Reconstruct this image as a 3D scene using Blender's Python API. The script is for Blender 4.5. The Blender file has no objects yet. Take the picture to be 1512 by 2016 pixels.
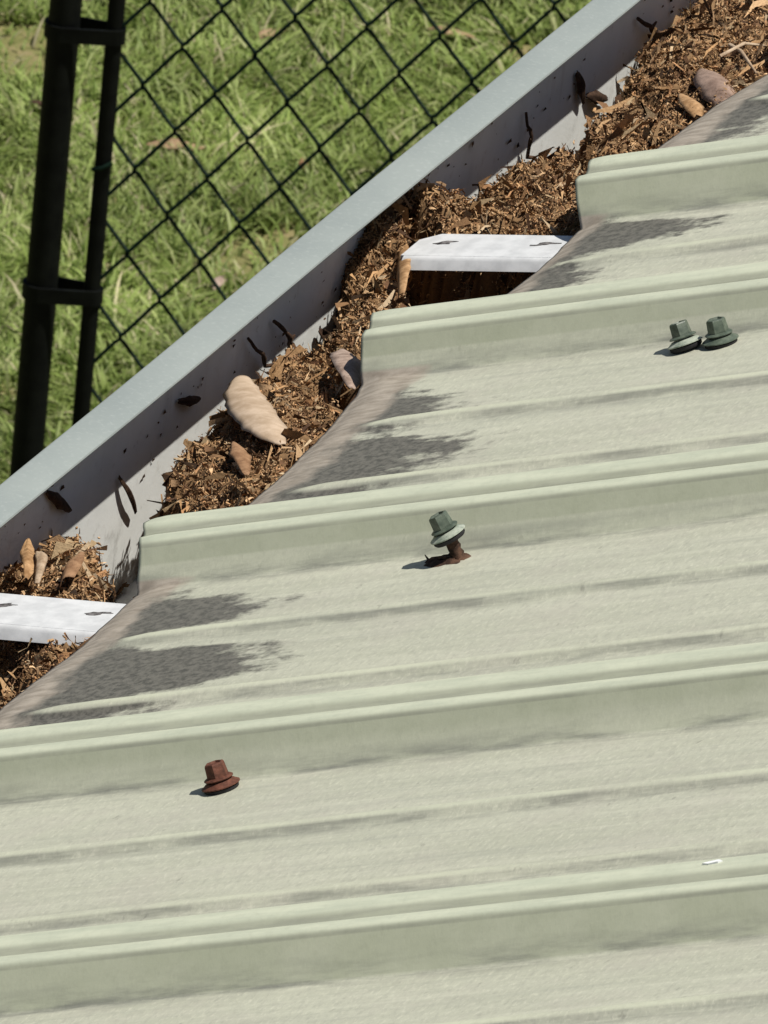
import bpy, math, random
import numpy as np
from mathutils import Matrix, Vector, noise

random.seed(7)
rng = np.random.default_rng(7)
SC = bpy.context.scene
COL = SC.collection
MM = 0.001

# ------------------------------------------------------------------ camera
PITCH = math.radians(22.5)
RV = Vector((math.cos(PITCH), 0, math.sin(PITCH)))     # up the roof slope
WV = Vector((0, 1, 0))                                 # along the eave
NV = Vector((-math.sin(PITCH), 0, math.cos(PITCH)))    # roof normal
AZ, EL, ROLL, DIST, K = 0.36484, 0.43181, 0.11807, 6317.735, 4.95068
_F = Vector((-math.sin(AZ) * math.cos(EL), math.cos(AZ) * math.cos(EL), -math.sin(EL)))
_R0 = Vector((math.cos(AZ), math.sin(AZ), 0)); _U0 = _R0.cross(_F)
_R = _R0 * math.cos(ROLL) + _U0 * math.sin(ROLL)
_U = -_R0 * math.sin(ROLL) + _U0 * math.cos(ROLL)
cam_data = bpy.data.cameras.new('camera')
cam = bpy.data.objects.new('camera', cam_data); COL.objects.link(cam)
loc = (RV * 83.92 - _F * DIST) * MM
cam.matrix_world = Matrix(((_R.x, _U.x, -_F.x, loc.x), (_R.y, _U.y, -_F.y, loc.y), (_R.z, _U.z, -_F.z, loc.z), (0, 0, 0, 1)))
cam_data.sensor_fit = 'HORIZONTAL'; cam_data.sensor_width = 36
cam_data.lens = 36 * K * DIST / 1512
cam_data.dof.use_dof = True; cam_data.dof.focus_distance = 6.35; cam_data.dof.aperture_fstop = 310
cam_data.clip_start = 0.1; cam_data.clip_end = 3000
SC.camera = cam

# ------------------------------------------------------------------ sky, sun, exposure
S = Vector((0.345, 0.04, 0.93)).normalized()            # towards the sun
world = bpy.data.worlds.new('World'); SC.world = world; world.use_nodes = True
wn = world.node_tree.nodes; wl = world.node_tree.links
sky = wn.new('ShaderNodeTexSky'); sky.sky_type = 'NISHITA'; sky.sun_disc = False
sky.sun_elevation = math.asin(S.z); sky.sun_rotation = math.atan2(S.x, S.y)
wl.new(sky.outputs[0], wn['Background'].inputs[0]); wn['Background'].inputs[1].default_value = 0.05
sun_data = bpy.data.lights.new('sun', 'SUN'); sun_data.energy = 5.0; sun_data.angle = math.radians(0.55)
sun_data.color = (1.0, 0.955, 0.87)
sun = bpy.data.objects.new('sun', sun_data); COL.objects.link(sun)
sun.rotation_euler = (-S).to_track_quat('-Z', 'Y').to_euler(); sun.location = (3, 0, 6)
SC.view_settings.view_transform = 'Standard'; SC.view_settings.look = 'None'
SC.view_settings.exposure = 0.14; SC.view_settings.gamma = 1
SC.view_settings.use_curve_mapping = False

# ------------------------------------------------------------------ helpers
class MB:
    """collects verts and faces in millimetres"""
    def __init__(s): s.v = []; s.f = []
    def add(s, vs, fs):
        b = len(s.v); s.v += [tuple(p) for p in vs]; s.f += [tuple(i + b for i in f) for f in fs]
    def box(s, x0, x1, y0, y1, z0, z1):
        s.add([(x0,y0,z0),(x1,y0,z0),(x1,y1,z0),(x0,y1,z0),(x0,y0,z1),(x1,y0,z1),(x1,y1,z1),(x0,y1,z1)],
              [(3,2,1,0),(4,5,6,7),(0,1,5,4),(1,2,6,5),(2,3,7,6),(3,0,4,7)])
    def tube(s, pts, rad, n=6, cap=True):
        pts = [Vector(p) for p in pts]; m = len(pts)
        if not isinstance(rad, (list, tuple)): rad = [rad] * m
        ref = Vector((0.31, 0.17, 0.93)); vs = []; fs = []
        for i, p in enumerate(pts):
            t = (pts[min(i + 1, m - 1)] - pts[max(i - 1, 0)]).normalized()
            a = t.cross(ref)
            if a.length < 1e-3: a = t.cross(Vector((1, 0, 0)))
            a.normalize(); b = t.cross(a)
            for k in range(n):
                q = 2 * math.pi * k / n
                vs.append(p + (a * math.cos(q) + b * math.sin(q)) * rad[i])
        for i in range(m - 1):
            for k in range(n):
                k2 = (k + 1) % n
                fs.append((i*n + k, i*n + k2, (i+1)*n + k2, (i+1)*n + k))
        if cap:
            fs.append(tuple(reversed(range(n)))); fs.append(tuple((m-1)*n + k for k in range(n)))
        s.add(vs, fs)
    def lathe(s, prof, n=24, hexa=None):
        """prof: (radius, height) list round local Z; hexa: number of sides instead"""
        if hexa: n = hexa
        vs = []; fs = []
        for r, z in prof:
            for k in range(n):
                q = 2 * math.pi * (k + 0.5) / n
                vs.append((r * math.cos(q), r * math.sin(q), z))
        m = len(prof)
        for i in range(m - 1):
            for k in range(n):
                k2 = (k + 1) % n
                fs.append((i*n + k, i*n + k2, (i+1)*n + k2, (i+1)*n + k))
        fs.append(tuple(reversed(range(n)))); fs.append(tuple((m-1)*n + k for k in range(n)))
        s.add(vs, fs)
    def extrude_y(s, sec, ys, wob=None):
        """closed section (x,z) list swept along y"""
        n = len(sec); vs = []; fs = []
        for y in ys:
            for (x, z) in sec:
                dx, dz = wob(y) if wob else (0, 0)
                vs.append((x + dx, y, z + dz))
        for i in range(len(ys) - 1):
            for k in range(n):
                k2 = (k + 1) % n
                fs.append((i*n + k, (i+1)*n + k, (i+1)*n + k2, i*n + k2))
        fs.append(tuple(range(n))); fs.append(tuple(reversed([(len(ys)-1)*n + k for k in range(n)])))
        s.add(vs, fs)
    def build(s, name, mat, parent=None, smooth=None, loc=None):
        me = bpy.data.meshes.new(name)
        me.from_pydata([(a * MM, b * MM, c * MM) for a, b, c in s.v], [], s.f)
        me.validate()
        if smooth is not None:
            me.shade_smooth(); me.set_sharp_from_angle(angle=math.radians(smooth))
        return link(name, me, mat, parent, loc)

def link(name, me, mat, parent=None, loc=None):
    o = bpy.data.objects.new(name, me); COL.objects.link(o)
    if mat is not None: me.materials.append(mat)
    if parent is not None: o.parent = parent
    if loc is not None: o.location = Vector(loc) * MM
    return o

def tag(o, label, cat=None, group=None, kind=None):
    o['label'] = label
    if cat: o['category'] = cat
    if group: o['group'] = group
    if kind: o['kind'] = kind
    return o

def empty(name, matrix=None):
    o = bpy.data.objects.new(name, None); COL.objects.link(o)
    o.empty_display_size = 0.02
    if matrix is not None: o.matrix_world = matrix
    return o

def recalc(o):
    import bmesh
    bm = bmesh.new(); bm.from_mesh(o.data); bmesh.ops.recalc_face_normals(bm, faces=bm.faces)
    bm.to_mesh(o.data); bm.free()

# ------------------------------------------------------------------ node helpers
class NT:
    def __init__(s, name, rough=0.6, spec=0.3):
        s.m = bpy.data.materials.new(name); s.m.use_nodes = True
        s.t = s.m.node_tree; s.n = s.t.nodes; s.l = s.t.links
        s.b = s.n['Principled BSDF']
        s.b.inputs['Roughness'].default_value = rough
        s.b.inputs['Specular IOR Level'].default_value = spec
        s.tc = s.n.new('ShaderNodeTexCoord')
    def put(s, sock, val):
        if isinstance(val, bpy.types.NodeSocket): s.l.new(val, sock)
        elif isinstance(val, tuple) and len(val) == 3 and sock.type == 'RGBA': sock.default_value = (*val, 1)
        else: sock.default_value = val
    def math(s, op, a, b=0.0, c=None, clamp=False):
        nd = s.n.new('ShaderNodeMath'); nd.operation = op; nd.use_clamp = clamp
        s.put(nd.inputs[0], a); s.put(nd.inputs[1], b)
        if c is not None: s.put(nd.inputs[2], c)
        return nd.outputs[0]
    def step(s, x, lo, hi):
        nd = s.n.new('ShaderNodeMapRange'); nd.interpolation_type = 'SMOOTHSTEP'
        s.put(nd.inputs[0], x); s.put(nd.inputs[1], lo); s.put(nd.inputs[2], hi)
        return nd.outputs[0]
    def mix(s, f, a, b, mode='MIX'):
        nd = s.n.new('ShaderNodeMix'); nd.data_type = 'RGBA'; nd.blend_type = mode
        s.put(nd.inputs[0], f); s.put(nd.inputs[6], a); s.put(nd.inputs[7], b)
        return nd.outputs[2]
    def coords(s, scale=(1, 1, 1), src=None):
        nd = s.n.new('ShaderNodeMapping'); nd.inputs['Scale'].default_value = scale
        s.l.new(src or s.tc.outputs['Object'], nd.inputs[0]); return nd.outputs[0]
    def noise(s, scale, detail=4, rough=0.55, vec=None, dist=0.0):
        nd = s.n.new('ShaderNodeTexNoise'); nd.inputs['Scale'].default_value = scale
        nd.inputs['Detail'].default_value = detail; nd.inputs['Roughness'].default_value = rough
        nd.inputs['Distortion'].default_value = dist
        s.l.new(vec or s.tc.outputs['Object'], nd.inputs['Vector']); return nd.outputs['Fac']
    def bump(s, h, strength=0.3, dist=0.001):
        nd = s.n.new('ShaderNodeBump'); nd.inputs['Strength'].default_value = strength
        nd.inputs['Distance'].default_value = dist
        s.l.new(h, nd.inputs['Height']); s.l.new(nd.outputs[0], s.b.inputs['Normal'])
    def color(s, c): s.put(s.b.inputs['Base Color'], c)
    def attr(s, name='Col'):
        nd = s.n.new('ShaderNodeVertexColor'); nd.layer_name = name; return nd.outputs[0]

def simple(name, c1, c2, scale=80, rough=0.6, spec=0.3, metal=0.0, bump=0.0):
    t = NT(name, rough, spec)
    f = t.step(t.noise(scale, 5, 0.6), 0.3, 0.7)
    c = t.mix(f, c1, c2)
    if 'leaf' in name or 'bark' in name:
        c = t.mix(t.math('MULTIPLY', t.step(t.noise(scale * 3.5, 5, 0.75), 0.5, 0.72), 0.6), c, tuple(0.35 * q for q in c1))
    t.color(c); t.b.inputs['Metallic'].default_value = metal
    if bump: t.bump(t.noise(scale * 2.5, 5, 0.65), bump, 0.001)
    return t.m

# ---- roof paint: weathered pale green paint, dust on the pans, lichen stain and bare brown strip at the drip edge
def roof_material():
    t = NT('weathered_roof_paint', 0.55, 0.25)
    sep = t.n.new('ShaderNodeSeparateXYZ'); t.l.new(t.tc.outputs['Object'], sep.inputs[0])
    u, v, h = sep.outputs
    wsep = t.n.new('ShaderNodeSeparateColor'); t.l.new(t.attr('WearLight'), wsep.inputs[0])
    pan = t.math('SUBTRACT', 1.0, wsep.outputs[2], clamp=True)
    top = t.step(h, 0.0130, 0.0148)
    long1 = t.noise(1.0, 5, 0.6, t.coords((7, 60, 60)))
    long2 = t.noise(1.0, 5, 0.65, t.coords((30, 190, 80)))
    blot = t.noise(38, 5, 0.6)
    grain = t.noise(1.0, 3, 0.7, t.coords((600, 210, 400)))
    grain2 = t.noise(1.0, 5, 0.72, t.coords((300, 110, 250)))
    green = t.mix(t.step(blot, 0.3, 0.7), (0.335, 0.353, 0.262), (0.375, 0.39, 0.298))
    top_tone = t.mix(t.step(long2, 0.3, 0.7), (0.44, 0.47, 0.37), (0.53, 0.555, 0.435))
    dust = t.mix(t.step(long1, 0.32, 0.68), (0.405, 0.413, 0.33), (0.468, 0.474, 0.383))
    dust = t.mix(t.math('MULTIPLY', t.step(long2, 0.45, 0.75), 0.25), dust, (0.35, 0.355, 0.30))
    dust = t.mix(t.math('MULTIPLY', t.step(grain2, 0.46, 0.68), 0.45), dust, (0.335, 0.335, 0.28))
    dust = t.mix(t.math('MULTIPLY', t.step(grain, 0.5, 0.70), 0.40), dust, (0.62, 0.615, 0.50))
    dust = t.mix(t.math('MULTIPLY', t.step(t.noise(1.0, 4, 0.75, t.coords((480, 170, 400))), 0.5, 0.70), 0.42), dust, (0.29, 0.293, 0.245))
    dust = t.mix(t.math('MULTIPLY', t.step(t.noise(24, 5, 0.65), 0.45, 0.7), 0.35), dust, (0.42, 0.40, 0.345))
    run = t.noise(1.0, 6, 0.7, t.coords((5, 130, 60)))
    dust = t.mix(t.math('MULTIPLY', t.step(run, 0.52, 0.70), 0.42), dust, (0.30, 0.31, 0.262))
    dust = t.mix(t.math('MULTIPLY', t.step(run, 0.47, 0.33), 0.30), dust, (0.56, 0.565, 0.46))
    dust = t.mix(t.math('MULTIPLY', t.step(t.noise(1.0, 3, 0.6, t.coords((170, 80, 120))), 0.66, 0.74), 0.5), dust, (0.20, 0.195, 0.165))
    col = t.mix(pan, green, dust)  # lower rib facets also take some of this pale tone, imitating light
    col = t.mix(top, col, top_tone)  # paler tone on the rib tops
    groove = t.math('MULTIPLY', t.step(h, 0.0122, 0.0127), t.math('SUBTRACT', 1.0, t.step(h, 0.0131, 0.0145)))  # grey mixed into the rib-top groove, painting in its shading
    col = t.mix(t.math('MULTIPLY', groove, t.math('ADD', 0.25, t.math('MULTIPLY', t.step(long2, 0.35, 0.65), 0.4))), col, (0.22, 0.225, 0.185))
    # patchy grime at rib bases; near stiffener slopes take the same dark tone
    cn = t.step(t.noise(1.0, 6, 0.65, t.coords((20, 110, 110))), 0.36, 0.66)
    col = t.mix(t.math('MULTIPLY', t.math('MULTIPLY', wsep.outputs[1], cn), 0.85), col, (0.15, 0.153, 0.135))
    rn = t.step(t.noise(1.0, 4, 0.6, t.coords((14, 60, 60))), 0.3, 0.65)
    col = t.mix(t.math('MULTIPLY', t.math('MULTIPLY', wsep.outputs[0], rn), 0.7), col, (0.54, 0.56, 0.43))  # paler line along the stiffener ridges
    # lichen stain running up from the drip edge
    n2 = t.noise(1.0, 5, 0.6, t.coords((26, 105, 60)))
    n3 = t.noise(70, 6, 0.72)
    # how far up each strip of pan the lichen reaches (mm, by distance along the eave)
    reach = [(-320, 5), (-290, 18), (-240, 34), (-219, 70), (-206, 52), (-185, 98), (-160, 92), (-145, 55), (-131, 22), (-108, 70), (-85, 40), (-64, 12),
             (0, 40), (25, 58), (45, 62), (67, 72), (90, 72), (107, 28), (125, 52), (140, 48), (160, 18), (184, 6), (260, 40), (300, 45), (314, 26), (335, 58),
             (350, 72), (366, 30), (400, 10), (440, 30), (500, 44), (520, 50), (560, 30), (600, 10), (640, 10)]
    fc = t.n.new('ShaderNodeFloatCurve'); cv = fc.mapping.curves[0]
    pp = [((v_ + 320) / 960.0, l_ / 120.0) for v_, l_ in reach]
    cv.points[0].location = pp[0]; cv.points[1].location = pp[-1]
    for q in pp[1:-1]: cv.points.new(*q)
    fc.mapping.update()
    t.l.new(t.math('DIVIDE', t.math('ADD', v, 0.320), 0.960, clamp=True), fc.inputs['Value'])
    ln = t.math('ADD', t.math('MULTIPLY', fc.outputs[0], 0.138), t.math('MULTIPLY', t.math('SUBTRACT', n2, 0.5), 0.085))
    ln = t.math('ADD', ln, t.math('MULTIPLY', t.math('SUBTRACT', n3, 0.5), 0.085))
    diff = t.math('SUBTRACT', ln, u)
    st = t.step(diff, -0.011, 0.015)
    st = t.math('MULTIPLY', st, t.math('SUBTRACT', 1.0, t.step(h, 0.0009, 0.0020)))
    speck = t.step(t.noise(300, 4, 0.7), 0.34, 0.62)
    lich = t.mix(speck, (0.048, 0.046, 0.042), (0.125, 0.118, 0.104))
    col = t.mix(t.math('MULTIPLY', st, 0.93), col, lich)
    # bare brown strip at the very edge
    bn = t.noise(1.0, 4, 0.6, t.coords((60, 40, 40)))
    br = t.step(t.math('SUBTRACT', t.math('ADD', t.math('MULTIPLY', bn, 0.034), 0.003), u), -0.006, 0.006)
    br = t.math('MULTIPLY', br, t.math('SUBTRACT', 1.0, t.step(h, 0.0015, 0.003)))
    brown = t.mix(t.step(t.noise(1.0, 4, 0.6, t.coords((90, 260, 90))), 0.3, 0.7), (0.25, 0.215, 0.175), (0.39, 0.345, 0.29))
    col = t.mix(br, col, brown)
    col = t.mix(t.math('MULTIPLY', t.step(t.noise(260, 5, 0.7), 0.45, 0.7), 0.16), col, t.mix(0.5, col, (0.1, 0.1, 0.08)))
    t.color(col)
    t.bump(t.math('ADD', t.math('MULTIPLY', grain, 0.5), t.math('MULTIPLY', grain2, 0.6)), 0.17, 0.0007)
    return t.m

M = {}
M['roof'] = roof_material()
def lip_material():
    t = NT('grey_blue_gutter_paint', 0.5, 0.3)
    a = t.noise(14, 5, 0.6); g = t.noise(420, 3, 0.7)
    c = t.mix(t.step(a, 0.3, 0.7), (0.225, 0.255, 0.25), (0.265, 0.295, 0.285))
    c = t.mix(t.math('MULTIPLY', t.step(g, 0.5, 0.75), 0.35), c, (0.37, 0.40, 0.39))
    t.color(c); t.bump(g, 0.15, 0.0005); return t.m
M['lip'] = lip_material()
def wall_in_material():
    t = NT('dirty_white_gutter_lining', 0.6, 0.25)
    a = t.noise(26, 6, 0.62); g = t.noise(160, 5, 0.7); s1 = t.noise(1.0, 5, 0.6, t.coords((60, 60, 9)))
    c = t.mix(t.step(a, 0.3, 0.7), (0.80, 0.82, 0.795), (0.89, 0.91, 0.895))
    c = t.mix(t.math('MULTIPLY', t.step(g, 0.56, 0.74), 0.4), c, (0.55, 0.52, 0.48))
    c = t.mix(t.math('MULTIPLY', t.step(s1, 0.56, 0.74), 0.4), c, (0.52, 0.49, 0.45))
    mould = t.noise(11, 7, 0.72, dist=0.6); fine = t.noise(75, 6, 0.75)
    c = t.mix(t.math('MULTIPLY', t.step(mould, 0.55, 0.72), 0.55), c, (0.30, 0.30, 0.28))
    c = t.mix(t.math('MULTIPLY', t.step(fine, 0.60, 0.76), 0.6), c, (0.24, 0.22, 0.19))
    t.color(c); t.bump(g, 0.2, 0.0008); return t.m
M['lining'] = wall_in_material()
M['strap'] = simple('white_strap_paint', (0.50, 0.51, 0.52), (0.63, 0.64, 0.65), 120, 0.4, 0.4, bump=0.06)
M['strap_dirt'] = simple('dark_slot_dirt', (0.02, 0.018, 0.018), (0.20, 0.19, 0.19), 400, 0.9, 0.1)
M['screw'] = simple('green_screw_paint', (0.05, 0.068, 0.05), (0.105, 0.13, 0.098), 300, 0.42, 0.45, bump=0.12)
M['screw_pale'] = simple('chalky_screw_paint', (0.17, 0.21, 0.165), (0.40, 0.43, 0.36), 260, 0.5, 0.35, bump=0.12)
M['rust'] = simple('rusty_screw', (0.06, 0.022, 0.013), (0.15, 0.056, 0.034), 350, 0.7, 0.3, bump=0.35)
M['rust_dark'] = simple('dark_rust', (0.014, 0.009, 0.007), (0.11, 0.06, 0.038), 260, 0.8, 0.2, bump=0.4)
M['rubber'] = simple('black_rubber', (0.012, 0.012, 0.014), (0.025, 0.024, 0.026), 300, 0.7, 0.3)
M['fence'] = simple('black_green_fence_paint', (0.0025, 0.003, 0.003), (0.006, 0.007, 0.006), 60, 0.6, 0.10)
M['wire'] = simple('green_coated_wire', (0.0025, 0.009, 0.006), (0.005, 0.016, 0.010), 90, 0.6, 0.12)
M['twig'] = simple('dark_twig', (0.028, 0.016, 0.011), (0.085, 0.05, 0.032), 500, 0.85, 0.15, bump=0.4)
M['pale_leaf'] = simple('pale_dry_leaf', (0.29, 0.20, 0.125), (0.50, 0.385, 0.275), 170, 0.7, 0.2, bump=0.35)
M['pink_leaf'] = simple('grey_pink_dry_leaf', (0.22, 0.155, 0.12), (0.42, 0.32, 0.26), 170, 0.6, 0.25, bump=0.3)
M['tan_leaf'] = simple('orange_tan_leaf', (0.24, 0.13, 0.055), (0.50, 0.31, 0.16), 190, 0.65, 0.25, bump=0.3)
M['brown_leaf'] = simple('brown_dry_leaf', (0.19, 0.10, 0.05), (0.34, 0.20, 0.11), 160, 0.7, 0.2, bump=0.4)
M['bark'] = simple('smooth_bark', (0.17, 0.11, 0.08), (0.37, 0.26, 0.20), 110, 0.4, 0.5, bump=0.25)
M['pod'] = simple('smooth_pale_husk', (0.36, 0.265, 0.18), (0.52, 0.405, 0.30), 120, 0.65, 0.2, bump=0.12)
M['lawn_leaf'] = simple('fallen_leaf', (0.22, 0.14, 0.08), (0.36, 0.25, 0.15), 60, 0.75, 0.2, bump=0.3)
M['white_chip'] = simple('white_chip', (0.86, 0.87, 0.88), (0.8, 0.81, 0.82), 200, 0.35, 0.5)
M['board'] = simple('painted_board', (0.42, 0.42, 0.38), (0.5, 0.5, 0.46), 20, 0.6, 0.3)
M['render'] = simple('house_render', (0.50, 0.47, 0.41), (0.6, 0.57, 0.5), 6, 0.85, 0.2, bump=0.3)
def litter_material():
    t = NT('leaf_litter', 0.85, 0.12)
    c = t.attr(); g = t.noise(900, 3, 0.6)
    c = t.mix(t.math('MULTIPLY', t.step(g, 0.35, 0.7), 0.45), c, t.mix(0.5, c, (0.05, 0.03, 0.015), 'MULTIPLY'))
    t.color(c); t.bump(g, 0.4, 0.001); return t.m
M['litter'] = litter_material()
def grass_material():
    t = NT('grass_blades', 0.55, 0.25)
    c = t.attr(); t.color(c)
    tr = t.n.new('ShaderNodeBsdfTranslucent'); t.l.new(c, tr.inputs[0])
    mx = t.n.new('ShaderNodeMixShader'); mx.inputs[0].default_value = 0.42
    t.l.new(t.b.outputs[0], mx.inputs[1]); t.l.new(tr.outputs[0], mx.inputs[2])
    t.l.new(mx.outputs[0], t.n['Material Output'].inputs[0]); return t.m
M['grass'] = grass_material()
def ground_material():
    t = NT('lawn_soil', 0.9, 0.1)
    a = t.noise(3, 6, 0.6); g = t.noise(60, 5, 0.7)
    c = t.mix(t.step(a, 0.3, 0.7), (0.15, 0.155, 0.055), (0.20, 0.18, 0.08))
    c = t.mix(t.math('MULTIPLY', t.step(g, 0.45, 0.7), 0.6), c, (0.30, 0.22, 0.135))
    t.color(c); t.bump(g, 0.5, 0.01); return t.m
M['ground'] = ground_material()

# ------------------------------------------------------------------ ground
GZ = -3400.0
mb = MB()
mb.add([(-900e3, -900e3, GZ), (900e3, -900e3, GZ), (900e3, 900e3, GZ), (-900e3, 900e3, GZ)], [(0, 1, 2, 3)])
g = mb.build('ground', M['ground']); tag(g, 'flat lawn soil under the grass', kind='structure')

# ------------------------------------------------------------------ roof
ROOF_M = Matrix(((RV.x, WV.x, NV.x, 0), (RV.y, WV.y, NV.y, 0), (RV.z, WV.z, NV.z, 0), (0, 0, 0, 1)))
roof = empty('metal_roof', ROOF_M)
tag(roof, 'weathered pale green ribbed metal roof sloping down to the gutter', 'roof')
RIBS = [1340, 1090, 840, 592, 372, 185, -64, -316, -561, -811, -1061, -1311]
SHARP = {185, -64}
EDGE = sorted([(1500, 2), (640, 6), (625, 2), (606, 9), (592, 10), (574, 11), (534, 1), (475, -3), (430, -3), (418, -2), (390, 2), (372, 8), (367, 8), (321, 11),
               (285, 9), (250, 4), (237, -24), (207, -15), (184, -11), (171, -7), (114, 0), (80, 2), (29, 4), (2, 2), (-24, -10), (-47, -1), (-63, 1),
               (-123, 3), (-190, 0), (-260, 2), (-270, -3), (-300, 3), (-420, 1), (-520, -2), (-620, 3), (-900, -1), (-1500, 2)])
EX = np.array([e[0] for e in EDGE], float); EY = np.array([e[1] for e in EDGE], float)
def u_end(v): return float(np.interp(v, EX, EY)) + 0.8 * noise.noise(Vector((v * 0.11, 3.3, 0)))

def rib_profile(vb):
    if vb in SHARP:
        near = [(0, 0), (1.0, 0.55), (4.6, 3.3), (8.6, 6.4), (9.4, 7.2), (13.6, 12.0), (15.2, 13.7), (16.9, 14.7), (19, 15.05)]
    elif vb == -316:
        near = [(0, 0), (1.2, 0.5), (4.5, 3.0), (8.2, 5.8), (11.5, 9.2), (14.4, 12.6), (15.7, 14.0), (17.2, 14.8), (19, 15.05)]
    else:
        near = [(0, 0), (1.2, 0.7), (4.5, 3.7), (9, 7.8), (12, 10.5), (14.6, 12.9), (15.9, 14.1), (17.3, 14.85), (19, 15.05)]
    topp = [(22, 15.1), (24.5, 14.5), (26.5, 13.5), (29, 12.9), (32, 12.9), (35, 13.6), (38, 14.8), (40.5, 15.3), (43, 15.4), (46, 15.1), (48, 14.4)]
    far = [(51, 11.5), (58, 3.2), (60, 1.0), (62, 0.2), (64, 0)]
    return near, topp, far
def profile(v0, v1):
    """(v,h) polyline from v0 up to v1"""
    pts = []
    ribs = sorted(RIBS)
    stiff = []
    for i, vb in enumerate(ribs):
        prev = ribs[i - 1] if i else vb - 250
        gap = vb - prev
        stiff += [vb - 58] if gap < 200 else [vb - 67, vb - 146]
    v = v0
    marks = []
    for vb in ribs:
        a, b, c = rib_profile(vb)
        for k_, (dv, h) in enumerate(a + b + c): marks.append((vb + dv, h, 0.0, (1.0, 1.0, 0.5, 0.05)[k_] if k_ < 4 else 0.0, 0.25 if k_ == 0 else (0.52 if (vb in SHARP and k_ < 4) else (0.7 if vb == -316 and k_ < 4 else 1.0))))  # last weight pales some lower facets, painting in light on their slope
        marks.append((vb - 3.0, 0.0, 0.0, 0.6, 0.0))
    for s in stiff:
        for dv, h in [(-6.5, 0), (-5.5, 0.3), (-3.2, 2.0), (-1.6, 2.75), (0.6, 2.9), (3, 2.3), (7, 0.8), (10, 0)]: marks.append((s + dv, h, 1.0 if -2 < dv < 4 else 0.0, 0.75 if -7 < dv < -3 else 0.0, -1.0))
    marks.sort()
    out = []
    for i, (a, h, fr, fg, fb) in enumerate(marks):
        if out and a - out[-1][0] > 7:
            p = out[-1]; n = int((a - p[0]) / 6)
            for k in range(1, n): out.append((p[0] + (a - p[0]) * k / n, p[1] + (h - p[1]) * k / n, 0.0, 0.0, 0.0))
        out.append((a, h, fr, fg, fb))
    return [q for q in out if v0 - 1e-6 <= q[0] <= v1 + 1e-6]
TS = [0, 1.5, 3, 5, 7.5, 11, 16, 24, 36, 54, 80, 120, 180, 260, 360, 480, 620, 800, 1050, 1400, 1900, 2400]
def sheet(v0, v1, dh, label, du=0.0):
    prof = profile(v0, v1); nP = len(prof); vs = []; fs = []
    for t in TS:
        for (v, h, fr, fg, fb) in prof:
            if fb < 0: q_ = min(max((t - 4) / 40.0, 0), 1); h = h * q_ * q_ * (3 - 2 * q_)
            ue = u_end(v) + du
            w = math.exp(-(t / 60.0) ** 2)
            panw = max(0.0, 1 - h / 3.0)
            hh = h + dh - 2.4 * panw * math.exp(-(t / 6.5) ** 2)
            hh += panw * 0.8 * noise.noise(Vector((v * 0.02, t * 0.008, dh)))
            if h > 8: hh -= 0.5 * math.exp(-(t / 4.0) ** 2)
            vv = v + 0.9 * noise.noise(Vector((t * 0.006, v * 0.004, 5.0)))
            vs.append((t + ue * w, vv, hh))
    for i in range(len(TS) - 1):
        for k in range(nP - 1):
            fs.append((i*nP + k, (i+1)*nP + k, (i+1)*nP + k + 1, i*nP + k + 1))
    m = MB(); m.add(vs, fs)
    o = m.build('roof_sheet', M['roof'], roof, smooth=50)
    ca = o.data.color_attributes.new('WearLight', 'FLOAT_COLOR', 'POINT')
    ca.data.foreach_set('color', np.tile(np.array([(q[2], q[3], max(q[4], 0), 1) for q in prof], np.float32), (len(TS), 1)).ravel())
    md = o.modifiers.new('thickness', 'SOLIDIFY'); md.thickness = 0.0003; md.offset = -1
    o['label'] = label
    return o
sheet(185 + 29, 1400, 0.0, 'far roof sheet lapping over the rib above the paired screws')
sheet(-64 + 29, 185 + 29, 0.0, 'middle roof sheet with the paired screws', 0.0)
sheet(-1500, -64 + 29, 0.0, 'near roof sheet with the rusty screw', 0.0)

# ------------------------------------------------------------------ gutter
gut = empty('roof_gutter', Matrix.Translation((0, 0, 0)))
tag(gut, 'long metal gutter with grey blue lip, clogged with leaf litter', 'gutter')
ys = [y for y in range(-1500, 1501, 50)]
def wob(y): return (0.9 * noise.noise(Vector((y * 0.004, 1.1, 0))), 0.8 * noise.noise(Vector((y * 0.005, 7.1, 0))))
m = MB()
sec = []
def arc(cx, cz, r, a0, a1, n=4):
    return [(cx + r * math.cos(math.radians(a0 + (a1 - a0) * k / n)), cz + r * math.sin(math.radians(a0 + (a1 - a0) * k / n))) for k in range(n + 1)]
sec = arc(-74.0, -6.0, 1.0, -90, 90) + arc(-88.8, -6.6, 1.6, 90, 180) + [(-90.4, -9.5), (-89.0, -9.5), (-88.6, -7.4), (-86.0, -7.0)]
m.extrude_y(sec, ys, wob); lip = m.build('lip', M['lip'], gut, smooth=30); recalc(lip)
m = MB(); m.extrude_y([(-90.3, -9.7), (-89.0, -9.7), (-91.6, -17), (-92.4, -25), (-93.0, -112), (-94.4, -112), (-93.8, -24.6), (-92.9, -16.6)], ys, wob); o = m.build('front_wall', M['lining'], gut, smooth=40); recalc(o)
m = MB(); m.extrude_y([(-94, -112.2), (36, -112.2), (36, -113.6), (-94, -113.6)], ys); o = m.build('floor', M['lining'], gut); recalc(o)
m = MB(); m.extrude_y([(36.2, -30), (37.6, -30), (37.6, -113.6), (36.2, -113.6)], ys); o = m.build('back_wall', M['lining'], gut); recalc(o)

m = MB(); m.extrude_y([(38, -20), (58, -20), (58, -180), (38, -180)], [-1500, 1500]); o = m.build('fascia_board', M['board']); recalc(o)
tag(o, 'fascia board behind the gutter under the roof edge', kind='structure')
m = MB(); m.extrude_y([(500, GZ), (500, 100), (620, 150), (620, GZ)], [-1500, 1500]); o = m.build('house_wall', M['render']); recalc(o)
tag(o, 'rendered house wall under the roof', kind='structure')

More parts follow.
